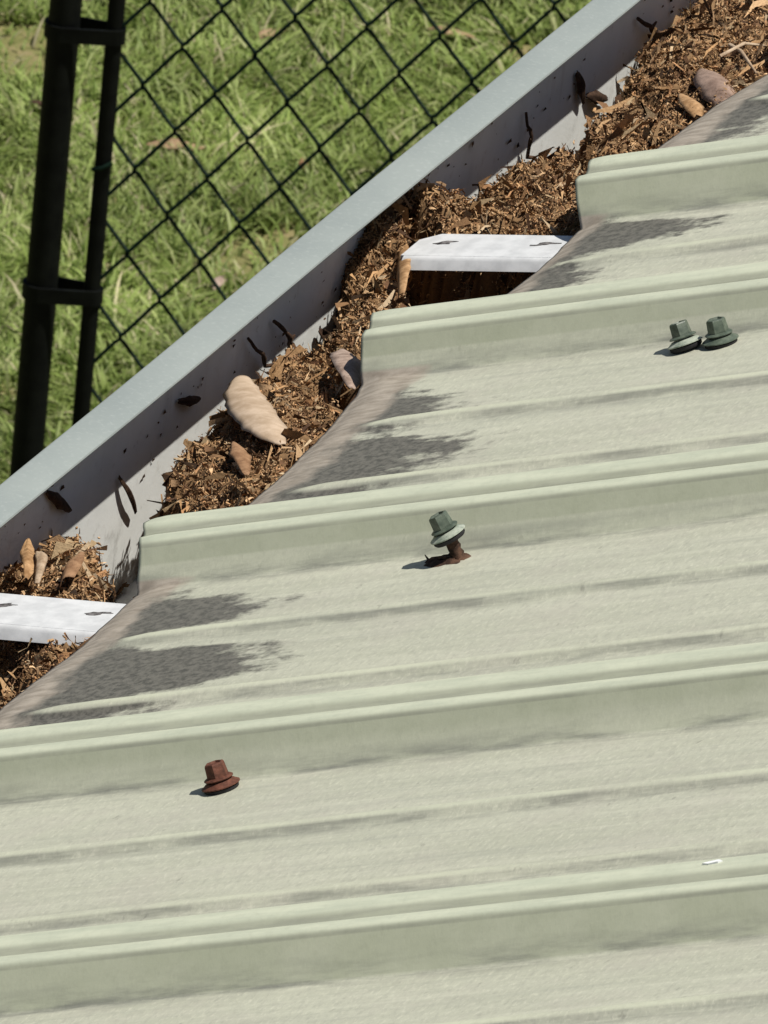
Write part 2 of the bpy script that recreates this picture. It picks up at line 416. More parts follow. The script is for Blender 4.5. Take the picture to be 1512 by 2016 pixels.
# ------------------------------------------------------------------ gutter straps
def strap(x0, y0, y1, label, chamfer, zt=-8.4, sl=0.262):
    z = lambda x: zt + sl * (x + 2)
    e = empty('gutter_strap', Matrix.Translation(Vector((x0, y0, z(x0))) * MM))
    tag(e, label, 'strap', 'white straps across the gutter')
    L = 60 - x0; s = 0.262
    def P(x, y, dz): return (x - x0, y - y0, sl * (x - x0) + dz)
    x1 = 34.0
    W = y1 - y0
    m = MB()
    cs = [(1.6, -1.6), (0.7, -0.7), (0, 0)]
    # plate: outline with chamfered far corner, rounded front edge
    out = [(x0, y0 + 2), (x1, y0 + 2), (x1, y1), (x0 + chamfer, y1), (x0, y1 - chamfer * 1.1)]
    n = len(out)
    m.add([P(x, y, 0) for x, y in out] + [P(x, y, -1.4) for x, y in out],
          [tuple(range(n)), tuple(reversed(range(n, 2*n)))] + [(i, i + n, (i+1) % n + n, (i+1) % n) for i in range(n)])
    o = plate = m.build('top_plate', M['strap'], e); recalc(o)
    m = MB()
    prof = [(2.6, -0.05), (1.9, -0.1), (1.1, -0.35), (0.4, -0.85), (-0.2, -1.6), (-2.3, -5.2), (-1.2, -5.7), (1.0, -2.0), (2.6, -1.4)]
    k = len(prof)
    m.add([P(x0 + 1.5, y0 + a, b) for a, b in prof] + [P(x1, y0 + a, b) for a, b in prof],
          [(i, (i+1) % k, (i+1) % k + k, i + k) for i in range(k)] + [tuple(reversed(range(k))), tuple(range(k, 2*k))])
    o = m.build('folded_flange', M['strap'], e, smooth=40); recalc(o)
    for sx in ((13, 57) if chamfer > 3 else (34, 75)):
        m = MB(); pts = []
        for q in range(16):
            a = 2 * math.pi * q / 16; r = 1 + 0.8 * noise.noise(Vector((q * 1.7, sx * 0.37, 0.4)))
            pts.append(P(x0 + sx + 5.2 * math.cos(a) * r, y0 + W * 0.62 + 2.0 * math.sin(a) * r * abs(math.sin(a)) + 1.5 * math.cos(a), 0.25))
        b = [(x, y, zz - 0.6) for x, y, zz in pts]
        m.add(pts + b, [tuple(range(16)), tuple(reversed(range(16, 32)))] + [(i, i + 16, (i+1) % 16 + 16, (i+1) % 16) for i in range(16)])
        o = m.build('slot', M['strap_dirt'], plate); recalc(o)
    return e
strap(-64.0, 352.5, 382.0, 'white metal strap with clipped corner across the gutter, ending in the litter', 7.0)
strap(-84.0, -97.0, -64.0, 'white metal strap at the left edge below the nearest litter heap', 1.0, -6.6, 0.20)

# ------------------------------------------------------------------ leaf litter in the gutter
POLY = {
'A': [(-110, 21), (-104, 45), (-106, 66), (-97, 68), (-93, 80), (-81, 72), (-71, 53), (-54, 30), (-32, -10), (-10, -54), (10, -60), (30, -100), (30, -150), (-3, -133), (-11, -139), (-33, -101), (-52, -80), (-67, -75), (-110, -75)],
'C': [(-30, 57), (-56, 105), (-66, 128), (-74, 150), (-76, 163), (-78, 188), (-84, 220), (-79, 226), (-81, 252), (-85, 273), (-80, 288), (-61, 272), (-43, 241), (-20, 190), (0, 150), (34, 150), (34, 30), (4, 38), (-9, 38)],
'E': [(-65, 286), (-78, 329), (-99, 380), (-115, 400), (-115, 460), (-92, 455), (-84, 414), (-57, 347), (-46, 305), (-44, 279), (-32, 240), (-45, 254), (-54, 263)],
'F': [(-96, 435), (-83, 447), (-79, 471), (-82, 512), (-78, 529), (-57, 522), (-42, 497), (4, 420), (34, 400), (34, 345), (2, 345), (-29, 388), (-86, 410)],
'G': [(-37, 489), (-59, 547), (-68, 570), (-56, 570), (-68, 611), (-83, 662), (-91, 693), (-95, 730), (-99, 788), (-110, 1000), (34, 1000), (34, 470), (-2, 470)],
'Z': [(-110, -400), (34, -400), (34, -165), (-20, -150), (-60, -150), (-110, -120)],
}
X0, X1, Y0, Y1, ST = -92.4, 35.0, -380.0, 980.0, 1.7
xs = np.arange(X0, X1, ST); yy = np.arange(Y0, Y1, ST)
GX, GY = np.meshgrid(xs, yy, indexing='ij')
def signed(poly):
    n = len(poly); d = np.full(GX.shape, 1e9); ins = np.zeros(GX.shape, bool)
    for i in range(n):
        ax, ay = poly[i]; bx, by = poly[(i + 1) % n]
        ex, ey = bx - ax, by - ay; L = ex*ex + ey*ey
        t = np.clip(((GX - ax) * ex + (GY - ay) * ey) / L, 0, 1)
        d = np.minimum(d, np.hypot(GX - ax - t*ex, GY - ay - t*ey))
        c = ((ay > GY) != (by > GY)) & (GX < (bx - ax) * (GY - ay) / ((by - ay) if by != ay else 1e-9) + ax)
        ins ^= c
    return np.where(ins, d, -d)
sd = np.max([signed(p) for p in POLY.values()], axis=0)
def nz(sx, sy, o, oct=1):
    out = np.zeros(GX.shape)
    for i in range(GX.shape[0]):
        for j in range(GX.shape[1]):
            out[i, j] = noise.noise(Vector((GX[i, j] * sx, GY[i, j] * sy, o)))
    return out
nA = nz(0.035, 0.030, 0.0); nB = nz(0.11, 0.10, 4.0); nC = nz(0.33, 0.33, 9.0)
sd2 = sd + 5 * nB + 2 * nC
tt = np.clip((sd2 + 5) / 9.0, 0, 1); fill = tt * tt * (3 - 2 * tt)
top = -47 + 36 * (GX + 88) / 88 + 6 * nA + 7.5 * nB + 4.0 * nC
# heaps dome a little away from their rims
dome = np.clip(sd / 22.0, 0, 1); top = top - 7 * (1 - dome) ** 2 + 2
# the litter by the clipped strap climbs to the lip
top = top + 26 * np.exp(-((GY - 405) / 42.0) ** 2) * np.clip((-60 - GX) / 30.0, 0, 1)
top = top - 9 * np.clip((-58 - GX) / 30.0, 0, 1) * (1 - np.exp(-((GY - 405) / 60.0) ** 2))
top = np.minimum(top, np.where(GX > -6, -9.0, 50))
zs = -8.6 + 0.262 * (GX + 2) - 9.5
for a, b_ in ((-101, -60), (347, 386)):
    top = np.where((GY > a) & (GY < b_) & (GX > -70), np.minimum(top, zs), top)
HZ = -110 + (top + 110) * fill + np.where(fill < 0.5, 5 * nB, 0)
HZ = np.maximum(HZ, -111.5)
nx, ny = GX.shape
verts = np.stack([GX, GY, HZ], -1).reshape(-1, 3)
ii, jj = np.meshgrid(np.arange(nx - 1), np.arange(ny - 1), indexing='ij')
quads = np.stack([ii*ny + jj, (ii+1)*ny + jj, (ii+1)*ny + jj + 1, ii*ny + jj + 1], -1).reshape(-1, 4)
# keep only cells that hold litter (plus a thin scatter on the floor)
keep = (fill.reshape(-1)[quads].max(1) > 0.02) | (np.abs(nA.reshape(-1)[quads[:, 0]]) > 0.15)
quads = quads[keep]
basec = np.zeros((len(verts), 3))
kk = np.clip(0.5 + 0.9 * nC.reshape(-1) + 0.5 * nB.reshape(-1), 0, 1)[:, None]
basec = np.array([0.045, 0.027, 0.016]) * (1 - kk) + np.array([0.24, 0.145, 0.072]) * kk
# flakes: small curled crumbs and shreds lying on the heap
Hn = np.gradient(HZ, ST)
def flakes(N, lmin, lmax, wr, curl, rough, pal, lift, only=None):
    area = np.sqrt(1 + np.minimum(Hn[0]**2 + Hn[1]**2, 6)) * (fill > 0.06)
    if only is not None: area = area * only
    p = area.reshape(-1) / area.sum()
    idx = rng.choice(len(p), N, p=p); i = idx // ny; j = idx % ny
    jx = rng.uniform(-.5, .5, N) * ST; jy = rng.uniform(-.5, .5, N) * ST
    px = GX[i, j] + jx; py = GY[i, j] + jy
    pz = HZ[i, j] + Hn[0][i, j] * jx + Hn[1][i, j] * jy
    nrm = np.stack([-Hn[0][i, j], -Hn[1][i, j], np.ones(N)], -1); nrm /= np.linalg.norm(nrm, axis=1, keepdims=True)
    nrm = nrm + rng.normal(0, rough, (N, 3)); nrm /= np.linalg.norm(nrm, axis=1, keepdims=True)
    r = rng.normal(0, 1, (N, 3)); a = np.cross(nrm, r); a /= np.linalg.norm(a, axis=1, keepdims=True); b = np.cross(nrm, a)
    L = np.exp(rng.uniform(math.log(lmin), math.log(lmax), N)); Wd = L * rng.uniform(wr[0], wr[1], N)
    cu = rng.uniform(curl[0], curl[1], N) * rng.choice([-1, 1], N, p=[.35, .65])
    P = np.stack([px, py, pz], -1) + nrm * (lift * rng.uniform(0, 1, N))[:, None]
    V = np.zeros((N, 6, 3)); k = 0
    for s in (-1, 0, 1):
        for q in (-1, 1):
            wv_ = Wd * (0.5 if s == 0 else rng.uniform(0.15, 0.5, N))
            off = a * (s * L * 0.5)[:, None] + b * (q * wv_)[:, None] + nrm * ((0 if s else 1) * cu * L * 0.4 + rng.normal(0, 0.09, N) * L)[:, None]
            V[:, k] = P + off; k += 1
    F = (np.arange(N) * 6)[:, None, None] + np.array([[0, 2, 3, 1], [2, 4, 5, 3]])[None]
    pal = np.array(pal); c = pal[rng.integers(0, len(pal), N)] * rng.uniform(0.7, 1.25, (N, 1))
    Cc = np.repeat(c, 6, axis=0)
    return V.reshape(-1, 3), F.reshape(-1, 4), Cc
PAL = [(0.36, 0.215, 0.105), (0.42, 0.265, 0.138), (0.26, 0.15, 0.076), (0.52, 0.345, 0.195), (0.13, 0.07, 0.038), (0.38, 0.23, 0.115), (0.32, 0.205, 0.115), (0.40, 0.22, 0.108), (0.17, 0.095, 0.05)]
PAL = [tuple(1.13 * c_ for c_ in p_) for p_ in PAL]
PALL = [(0.40, 0.29, 0.17), (0.48, 0.36, 0.23), (0.33, 0.21, 0.11), (0.30, 0.17, 0.08)]
PALD = [(0.05, 0.03, 0.018), (0.09, 0.05, 0.03), (0.13, 0.075, 0.04)]
sets = [flakes(42000, 1.1, 2.7, (0.14, 0.34), (0.35, 1.1), 0.75, PAL, 2.0),
        flakes(2600, 2.2, 4.0, (0.18, 0.34), (0.5, 1.1), 0.6, PAL + PALL, 2.2),
        flakes(3200, 2.2, 5, (0.12, 0.24), (0.4, 0.9), 0.6, PALD, 2.2),
        flakes(22000, 3.0, 9, (0.045, 0.09), (0.1, 0.6), 0.5, PAL + PALL, 2.8),
        flakes(5000, 8, 19, (0.022, 0.05), (0.05, 0.4), 0.4, PAL + PALL + PALD, 3.2)]
def crumbs(N, smin, smax, pal, lift):
    area = np.sqrt(1 + np.minimum(Hn[0]**2 + Hn[1]**2, 6)) * (fill > 0.06)
    p = area.reshape(-1) / area.sum(); idx = rng.choice(len(p), N, p=p); i = idx // ny; j = idx % ny
    jx = rng.uniform(-.5, .5, N) * ST; jy = rng.uniform(-.5, .5, N) * ST
    P = np.stack([GX[i, j] + jx, GY[i, j] + jy, HZ[i, j] + Hn[0][i, j] * jx + Hn[1][i, j] * jy + lift * rng.uniform(-0.2, 1, N)], -1)
    q = rng.normal(0, 1, (N, 4)); q /= np.linalg.norm(q, axis=1, keepdims=True); w, x, y, z = q.T
    Rm = np.stack([np.stack([1-2*(y*y+z*z), 2*(x*y-z*w), 2*(x*z+y*w)], -1), np.stack([2*(x*y+z*w), 1-2*(x*x+z*z), 2*(y*z-x*w)], -1), np.stack([2*(x*z-y*w), 2*(y*z+x*w), 1-2*(x*x+y*y)], -1)], 1)
    sz = np.exp(rng.uniform(math.log(smin), math.log(smax), N))
    ax = np.stack([rng.uniform(0.9, 2.0, N), rng.uniform(0.5, 0.95, N), rng.uniform(0.3, 0.7, N)], -1) * sz[:, None] * 0.5
    # bent six-sided crumb: two triangles joined by a ring
    base = np.array([(1, 0.1, 0.5), (0.3, 0.9, -0.2), (-0.6, 0.8, 0.3), (-1.05, -0.1, -0.6), (-0.3, -0.95, 0.2), (0.6, -0.8, 0.0), (0.1, 0.1, 1.0), (-0.1, -0.1, -0.9)])
    L = base[None] * (1 + rng.normal(0, 0.22, (N, 8, 1))) * ax[:, None]
    L[:, :, 2] += (rng.normal(0, 0.5, N) / sz)[:, None] * L[:, :, 0] ** 2
    V = P[:, None] + np.einsum('nij,nkj->nki', Rm, L)
    tri = [(k, (k + 1) % 6, 6) for k in range(6)] + [((k + 1) % 6, k, 7) for k in range(6)]
    F = (np.arange(N) * 8)[:, None, None] + np.array(tri)[None]
    pal = np.array(pal); c = pal[rng.integers(0, len(pal), N)] * rng.uniform(0.75, 1.25, (N, 1))
    return V.reshape(-1, 3), F.reshape(-1, 3), np.repeat(c, 8, axis=0)
vv = [verts]; ff = [quads]; cc = [basec]; b = len(verts)
for V, F, c in sets:
    vv.append(V); ff.append(F + b); cc.append(c); b += len(V)
cV, cF, cC = crumbs(80000, 0.8, 1.9, PAL, 1.6); cF = cF + b; vv.append(cV); cc.append(cC)
def mesh_np(name, V, F, Cc=None, tri=None):
    me = bpy.data.meshes.new(name); n = F.shape[1]
    me.vertices.add(len(V)); me.vertices.foreach_set('co', (V * MM).astype(np.float32).ravel())
    loops = F.astype(np.int32).ravel(); st = np.arange(0, F.size, n, dtype=np.int32)
    if tri is not None:
        st = np.concatenate([st, len(loops) + np.arange(0, tri.size, 3, dtype=np.int32)]).astype(np.int32); loops = np.concatenate([loops, tri.astype(np.int32).ravel()])
    me.loops.add(len(loops)); me.loops.foreach_set('vertex_index', loops)
    me.polygons.add(len(st)); me.polygons.foreach_set('loop_start', st)
    me.update(calc_edges=True); me.validate()
    if Cc is not None:
        ca = me.color_attributes.new('Col', 'FLOAT_COLOR', 'POINT')
        ca.data.foreach_set('color', np.concatenate([Cc, np.ones((len(Cc), 1))], 1).astype(np.float32).ravel())
    return me
lit = link('leaf_litter', mesh_np('leaf_litter', np.concatenate(vv), np.concatenate(ff), np.concatenate(cc), cF), M['litter'])
lit.data.shade_smooth()
tag(lit, 'brown crumbled leaf litter heaped along the gutter', 'leaf litter', kind='stuff')

def hz(x, y):
    i = min(max(int((x - X0) / ST), 0), nx - 1); j = min(max(int((y - Y0) / ST), 0), ny - 1)
    return HZ[i, j]

# ------------------------------------------------------------------ single leaves, bark and twigs
def leaf(name, path, half, curl, mat, label, cat, group=None, side=None, wav=0.0, twist=0.0):
    """curled shell along a path of points (mm); half: list of half widths; curl>0 arches upwards"""
    pts = [Vector(p) for p in path]
    # resample with Catmull-Rom
    R = []
    n = len(pts); per = 5
    for i in range(n - 1):
        p0 = pts[max(i-1, 0)]; p1 = pts[i]; p2 = pts[i+1]; p3 = pts[min(i+2, n-1)]
        for k in range(per):
            t = k / per
            R.append(0.5 * ((2*p1) + (p2-p0)*t + (2*p0-5*p1+4*p2-p3)*t*t + (3*p1-p0-3*p2+p3)*t**3))
    R.append(pts[-1])
    c0 = pts[0]
    e = len(R); m = MB(); W = 7; vs = []
    for i, p in enumerate(R):
        t = (R[min(i+1, e-1)] - R[max(i-1, 0)]).normalized()
        up = Vector(side) if side else Vector((0, 0, 1))
        sdv = t.cross(up).normalized(); nn = sdv.cross(t).normalized()
        if twist:
            q = twist * (i / (e-1) - 0.5); sdv, nn = sdv * math.cos(q) + nn * math.sin(q), nn * math.cos(q) - sdv * math.sin(q)
        hw = float(np.interp(i / (e - 1), np.linspace(0, 1, len(half)), half))
        for k in range(W):
            s = -1 + 2 * k / (W - 1)
            vs.append(p - c0 + sdv * (hw * s) + nn * (-curl * hw * s * s + wav * hw * noise.noise(Vector((i * 0.22, s * 1.1, len(label) * 1.7)))))
            if abs(s) > 0.9: vs[-1] = vs[-1] + sdv * (hw * 0.22 * noise.noise(Vector((i * 0.9, s * 4, len(label) * 0.7))))
    fs = [(i*W + k, (i+1)*W + k, (i+1)*W + k + 1, i*W + k + 1) for i in range(e - 1) for k in range(W - 1)]
    m.add(vs, fs); o = m.build(name, mat, smooth=60, loc=c0)
    md = o.modifiers.new('thickness', 'SOLIDIFY'); md.thickness = 0.0003; md.offset = 0
    tag(o, label, cat, group)
    return o
def onheap(x, y, d=3): return (x, y, hz(x, y) + d)
leaf('dry_pod', [(-72, 208, -28), (-62, 185, -22), (-46, 156, -14), (-27, 129, -8), (-14, 116, -8)], [3, 7.5, 9.5, 8, 1.2], 0.3, M['pod'],
     'large pale tan curved pod half lying in the litter', 'seed pod', side=(-0.35, 0.25, 0.9), wav=0.03)
leaf('dry_leaf', [(-41, 240, -19), (-33, 226, -14), (-24, 208, -9), (-13, 184, -8)], [1, 7, 7, 1], 0.4, M['pink_leaf'],
     'grey pink curled leaf beside the rib end, under the pale pod heap', 'leaf', side=(0.3, -0.3, 0.9), wav=0.2)
leaf('dry_leaf', [(-38, 122, -16), (-28, 106, -12), (-14, 80, -8)], [0.5, 4.5, 0.8], 0.35, M['brown_leaf'],
     'small brown leaf just below the large pale pod', 'leaf', wav=0.2)
leaf('bark_flake', [(-28, 596, -14), (-18, 582, -8), (-6, 566, -7), (2, 552, -9)], [2, 8.5, 9, 3], 0.6, M['bark'],
     'smooth grey pink bark curl at the roof edge, top right', 'bark', wav=0.15)
leaf('bark_flake', [(-22, 556, -10), (-10, 540, -5), (-2, 528, -6)], [1, 5, 1.5], 0.5, M['tan_leaf'],
     'small tan bark flake by the roof edge, below the smooth bark curl', 'bark', wav=0.2)
leaf('dry_leaf', [(-80, 16, -31), (-73, 0, -28), (-64, -18, -23), (-58, -34, -23)], [0.6, 3.0, 3.4, 0.8], 0.3, M['tan_leaf'],
     'orange tan split leaf in the litter above the left strap', 'leaf', wav=0.6, twist=0.8)
leaf('dry_leaf', [(-68, -2, -27), (-60, -16, -20), (-52, -38, -22)], [0.5, 2.6, 1], 0.4, M['pale_leaf'],
     'narrow pale leaf shard touching the orange tan split leaf', 'leaf', wav=0.5, twist=-0.8)
leaf('dry_leaf', [(-50, -2, -22), (-46, -20, -17), (-40, -40, -16)], [2, 5, 4], 0.6, M['brown_leaf'],
     'brown upright leaf right of the orange tan leaf', 'leaf', wav=0.3, side=(-.6, -.3, .6))
leaf('bark_flake', [(-38, 340, -60), (-24, 335, -38), (-12, 325, -26), (6, 312, -20)], [6, 10, 11, 9], 0.3, M['brown_leaf'],
     'flat brown bark piece in the dark hole under the strap', 'bark', wav=0.25)
leaf('dry_leaf', [(-84, 404, -37), (-70, 370, -30), (-56, 336, -23), (-46, 312, -22)], [1, 3.2, 4, 2], 0.5, M['tan_leaf'],
     'narrow orange leaf standing at the end of the clipped strap', 'leaf', side=(-.5, -.5, .6), wav=0.2)
for i, (path, r, lab) in enumerate([
    ([(-50, 332, -60), (-35, 326, -48), (-22, 318, -40)], 1.1, 'straw coloured twig in the dark hole, nearest the litter'),
    ([(-44, 350, -58), (-26, 338, -42), (-8, 322, -34)], 0.9, 'straw coloured twig in the dark hole, beside the bark piece'),
    ([(-26, 622, -12), (-14, 604, -6), (0, 588, -6)], 1.0, 'pale bent twig above the smooth bark curl'),
    ([(-22, 600, -8), (-16, 612, -4), (-12, 630, -10)], 0.8, 'thin pale twig crossing behind the bark curl')]):
    m = MB(); c0 = Vector(path[0]); pp = [Vector(p) - c0 + Vector((0, 0, 1.5 * noise.noise(Vector((i, k, 0.5))))) for k, p in enumerate(path)]
    m.tube(pp, [r, r * 0.9, r * 0.5], 6); o = m.build('straw_twig', M['pale_leaf'], smooth=60, loc=c0)
    tag(o, lab, 'twig', 'straw coloured twigs in the litter')
TW = [([(543, -32), (546, -44), (551, -56), (557, -60)], 1.3, 'dark twig on the gutter wall above the litter by the middle rib end'),
      ([(275, -32), (287, -44), (298, -55), (306, -58)], 1.7, 'thick dark twig leaning on the gutter wall above the pale pod'),
      ([(246, -30), (258, -40), (271, -51), (279, -53)], 1.3, 'thin dark twig on the gutter wall left of the thick one'),
      ([(667, -31), (678, -38), (690, -46), (698, -47)], 1.7, 'dark twig on the gutter wall at the upper right')]
for i, (p2, r, lab) in enumerate(TW):
    p2 = [(a_ + 11, b_ - 5) for a_, b_ in p2]; m = MB(); c0 = Vector((-90.4, p2[0][0], p2[0][1])); pts = [Vector((-90.4 + (2.5 if k in (1,) else 0) + (8 if k == 3 else 0), a, b2)) - c0 for k, (a, b2) in enumerate(p2)]
    q = []
    for k in range(len(pts) - 1):
        for s in range(4):
            w = pts[k].lerp(pts[k+1], s / 4); q.append(w + Vector((0.6, 1, 1)) * 1.1 * noise.noise(Vector(((k * 4 + s) * 0.6, i * 3.3, 0.7))))
    q.append(pts[-1])
    m.tube(q, [r * (0.75 + 0.35 * noise.noise(Vector((k * 1.1, i, 2)))) * (1 - 0.35 * abs(2 * k / len(q) - 1)) for k in range(len(q))], 7)
    m.tube([q[5], q[5] + Vector((1.0, 2.5 if i % 2 else -2.5, 2.5))], [r * 0.6, r * 0.25], 5)
    o = m.build('twig', M['twig'], smooth=60, loc=c0)
    tag(o, lab, 'twig', 'dark twigs on the gutter wall')
SCR = [((122, -46), (132, -57), (143, -70), 1.6, 'curled dark leaf scrap on the bare white gutter wall'),
       ((600, -33), (606, -42), (612, -52), 3.6, 'crumpled dark leaf stuck high on the wall near the top right'),
       ((616, -50), (626, -54), (640, -60), 3.0, 'dark leaf scrap lying on the white wall beside the rib end'),
       ((328, -56), (335, -62), (344, -70), 3.4, 'dark leaf scrap right of the thick twig'),
       ((178, -33), (188, -36), (200, -40), 2.2, 'flat brown chip stuck to the shaded gutter wall'),
       ((46, -24), (58, -32), (72, -42), 3.0, 'dark leaf scrap under the gutter lip at the left')]
for i, (a, b2, c2, hw, lab) in enumerate(SCR):
    a, b2, c2 = [(q[0] + 11, q[1] - 5) for q in (a, b2, c2)]
    leaf('leaf_scrap', [(-90.6, *a), (-88.6, *b2), (-89.8, *c2)], [0.8, hw, 1.0], 0.55, M['twig'], lab, 'leaf', 'leaf scraps on the gutter wall', side=(1, 0, 0.2), wav=0.5)
# crumbs clinging to the wall, too small to count
N = 130; V = np.zeros((N, 4, 3)); yr = rng.choice(np.array([60, 190, 270, 330, 470, 560, 610, 700.]), N) + rng.normal(0, 22, N); zr = -24 - np.abs(rng.normal(0, 24, N)); sz = np.exp(rng.uniform(-1.1, 0.55, N))
for k, (a, b2) in enumerate([(-1, -0.6), (1, -0.5), (0.8, 0.7), (-0.7, 0.6)]):
    V[:, k] = np.stack([np.full(N, -91.9) + rng.uniform(0, 0.8, N), yr + a * sz * rng.uniform(0.5, 1.6, N), zr + b2 * sz * rng.uniform(0.5, 1.2, N)], -1)
F = np.arange(N * 4).reshape(N, 4); c = np.repeat(np.array(PALD)[rng.integers(0, 3, N)], 4, axis=0)
o = link('wall_crumbs', mesh_np('wall_crumbs', V.reshape(-1, 3), F, c), M['litter']); tag(o, 'tiny dark crumbs clinging to the gutter wall', kind='stuff')

# ------------------------------------------------------------------ roofing screws
def screw(u, v, lift, tu, tv, mats, label, spin=0.0, big=1.0):
    mtx = ROOF_M @ Matrix.Translation(Vector((u, v, -0.9 + 0.2)) * MM)
    e = empty('roofing_screw', mtx); tag(e, label, 'screw', 'hex head roofing screws')
    T = Matrix.Translation(Vector((0, 0, lift)) * MM) @ Matrix.Rotation(tu, 4, 'Y') @ Matrix.Rotation(tv, 4, 'X') @ Matrix.Rotation(spin, 4, 'Z') @ Matrix.Diagonal((0.94, 0.94, 0.9, 1))
    head, wash, rub = mats
    m = MB(); m.lathe([(7.7, 1.75), (8.1, 1.9), (8.1, 2.35), (7.0, 3.0), (5.9, 3.8), (5.5, 4.1), (4.5, 4.1)], 28); w = m.build('washer', wash, e, smooth=35); w.matrix_local = T
    m = MB(); m.lathe([(6.5, -0.6), (7.2, 0.2), (7.3, 1.3), (6.6, 1.74)], 26); m.build('seal', M['rubber'], w, smooth=40)
    m = MB(); m.lathe([(4.7, 5.6), (4.65, 6.4), (4.3, 11.2), (4.1, 11.8), (3.8, 12.1), (3.1, 12.1), (2.7, 11.4)], hexa=6); hd = m.build('hex_head', head, e, smooth=25); hd.matrix_local = T
    m = MB(); m.lathe([(4.3, 4.15), (4.3, 4.9), (6.0, 4.95), (6.15, 5.35), (5.6, 5.75), (4.6, 6.1)], 26); m.build('collar', head, hd, smooth=35)
    if lift > 2:
        m = MB(); top = T @ Vector((0, 0, 0.001)) * 1000
        q = []
        for k in range(9):
            w = Vector((1.5, 0.5, -2)).lerp(top, k / 8); q.append(w + Vector((0.3 * (k % 2), 0.2, 0)))
        m.tube(q, [3.6, 3.3, 2.7, 3.0, 2.5, 2.9, 2.6, 3.0, 3.4], 10)
        m.build('shank', M['rust_dark'], e, smooth=50)
    return e
SG = (M['screw'], M['screw_pale'], None)
screw(145.0, 172, 1.3, math.radians(-9), math.radians(-7), (M['screw'], M['screw_pale'], None), 'tilted green screw with chalky washer, left one of the touching pair', 0.3)
screw(160.2, 173, 0.5, math.radians(0), math.radians(-2), (M['screw'], M['screw'], None), 'upright green screw, right one of the touching pair', 0.1)
e1 = screw(148.8, -73, 9.2, math.radians(-13), math.radians(4), (M['screw'], M['screw_pale'], None), 'green screw backed half out of the roof on a rusty shank', 0.2)
screw(162.5, -326, 0.3, math.radians(-4), math.radians(-2), (M['rust'], M['rust'], None), 'rusty red brown screw standing alone on the near sheet', 0.25)
# torn rim and dirt round the loose screw
m = MB()
vs = []; fs = []; n = 26
for ring, (rr, hh) in enumerate([(9.5, 0.1), (7.0, 1.2), (4.6, 1.9), (3.2, 0.6)]):
    for k in range(n):
        a = 2 * math.pi * k / n; q = 1 + 0.4 * noise.noise(Vector((math.cos(a) * 1.8, math.sin(a) * 1.8, ring * 0.4)))
        vs.append((rr * q * math.cos(a) * 1.15 - 3.0, rr * q * math.sin(a) * 0.8, hh * (1 + 0.9 * noise.noise(Vector((k * 0.9, ring, 3))))))
for i in range(3):
    for k in range(n): fs.append((i*n + k, i*n + (k+1) % n, (i+1)*n + (k+1) % n, (i+1)*n + k))
fs.append(tuple(3*n + k for k in range(n)))
m.add(vs, fs); o = m.build('torn_seal', M['rust_dark'], e1, smooth=50)
m = MB(); m.tube([(-13, 1, 0.4), (-10, 0.5, 1.6), (-5, -1, 1.8), (1, -2, 1.2)], [0.7, 1.0, 1.3, 0.9], 6); m.tube([(-12, 0.8, 1), (-13.5, 1.5, 3.4)], [0.6, 0.2], 5)
o = m.build('washer_remnant', M['rust_dark'], e1, smooth=50)

# white chip on the near rib
mtx = ROOF_M @ Matrix.Translation(Vector((458, -520, 14.6)) * MM)
m = MB(); out = [(-3.6, -0.9), (-1, -1.3), (2.6, -0.8), (4.0, 0.3), (2.2, 1.3), (-1.8, 1.0)]
m.add([(a, b2, 1.3 + 0.2 * math.sin(a)) for a, b2 in out] + [(a, b2, 0.1) for a, b2 in out],
      [tuple(range(6)), tuple(reversed(range(6, 12)))] + [(i, i + 6, (i+1) % 6 + 6, (i+1) % 6) for i in range(6)])
o = m.build('white_chip', M['white_chip']); o.matrix_world = mtx; recalc(o)
tag(o, 'small white chip lying on the nearest rib at the right', 'chip')

# ------------------------------------------------------------------ chain-link fence
FH = Vector((math.cos(math.radians(18)), math.sin(math.radians(18)), 0))
FN = FH.cross(Vector((0, 0, 1)))        # towards the camera side
FP = Vector((-2722.8, 6416.3, -2768.0))
tilt = math.radians(1.17)
FZ = (Vector((0, 0, 1)) * math.cos(tilt) - FH * math.sin(tilt)); FH2 = FZ.cross(FN) * -1
FH2 = (FH * math.cos(tilt) + Vector((0, 0, 1)) * math.sin(tilt))
zb = GZ - FP.z
base = FP + FZ * zb
fence = empty('chain_link_fence', Matrix(((FH2.x, -FN.x, FZ.x, base.x * MM), (FH2.y, -FN.y, FZ.y, base.y * MM), (FH2.z, -FN.z, FZ.z, base.z * MM), (0, 0, 0, 1))))
tag(fence, 'dark green chain link fence with black end post on the lawn', 'fence')
TOPZ = 1800.0; FL = 1540.0
def post(s, r):
    m = MB(); m.tube([(s, 0, -60), (s, 0, 400), (s, 0, 900), (s, 0, TOPZ), (s, 0, TOPZ + 6)], [r, r, r, r, r * 0.6], 20)
    return m.build('post', M['fence'], fence, smooth=40)
post(0, 14.2); post(FL, 14.2)
m = MB(); m.tube([(14, 0, TOPZ - 20), (FL - 14, 0, TOPZ - 20)], 11, 14); m.build('top_rail', M['fence'], fence, smooth=40)
m = MB(); m.tube([(44.5, 0, 30), (44.5, 0, TOPZ - 40)], 7.6, 12); m.build('tension_bar', M['fence'], fence, smooth=40)
zz = -zb   # height of the photo's reference row above the ground
k = 0
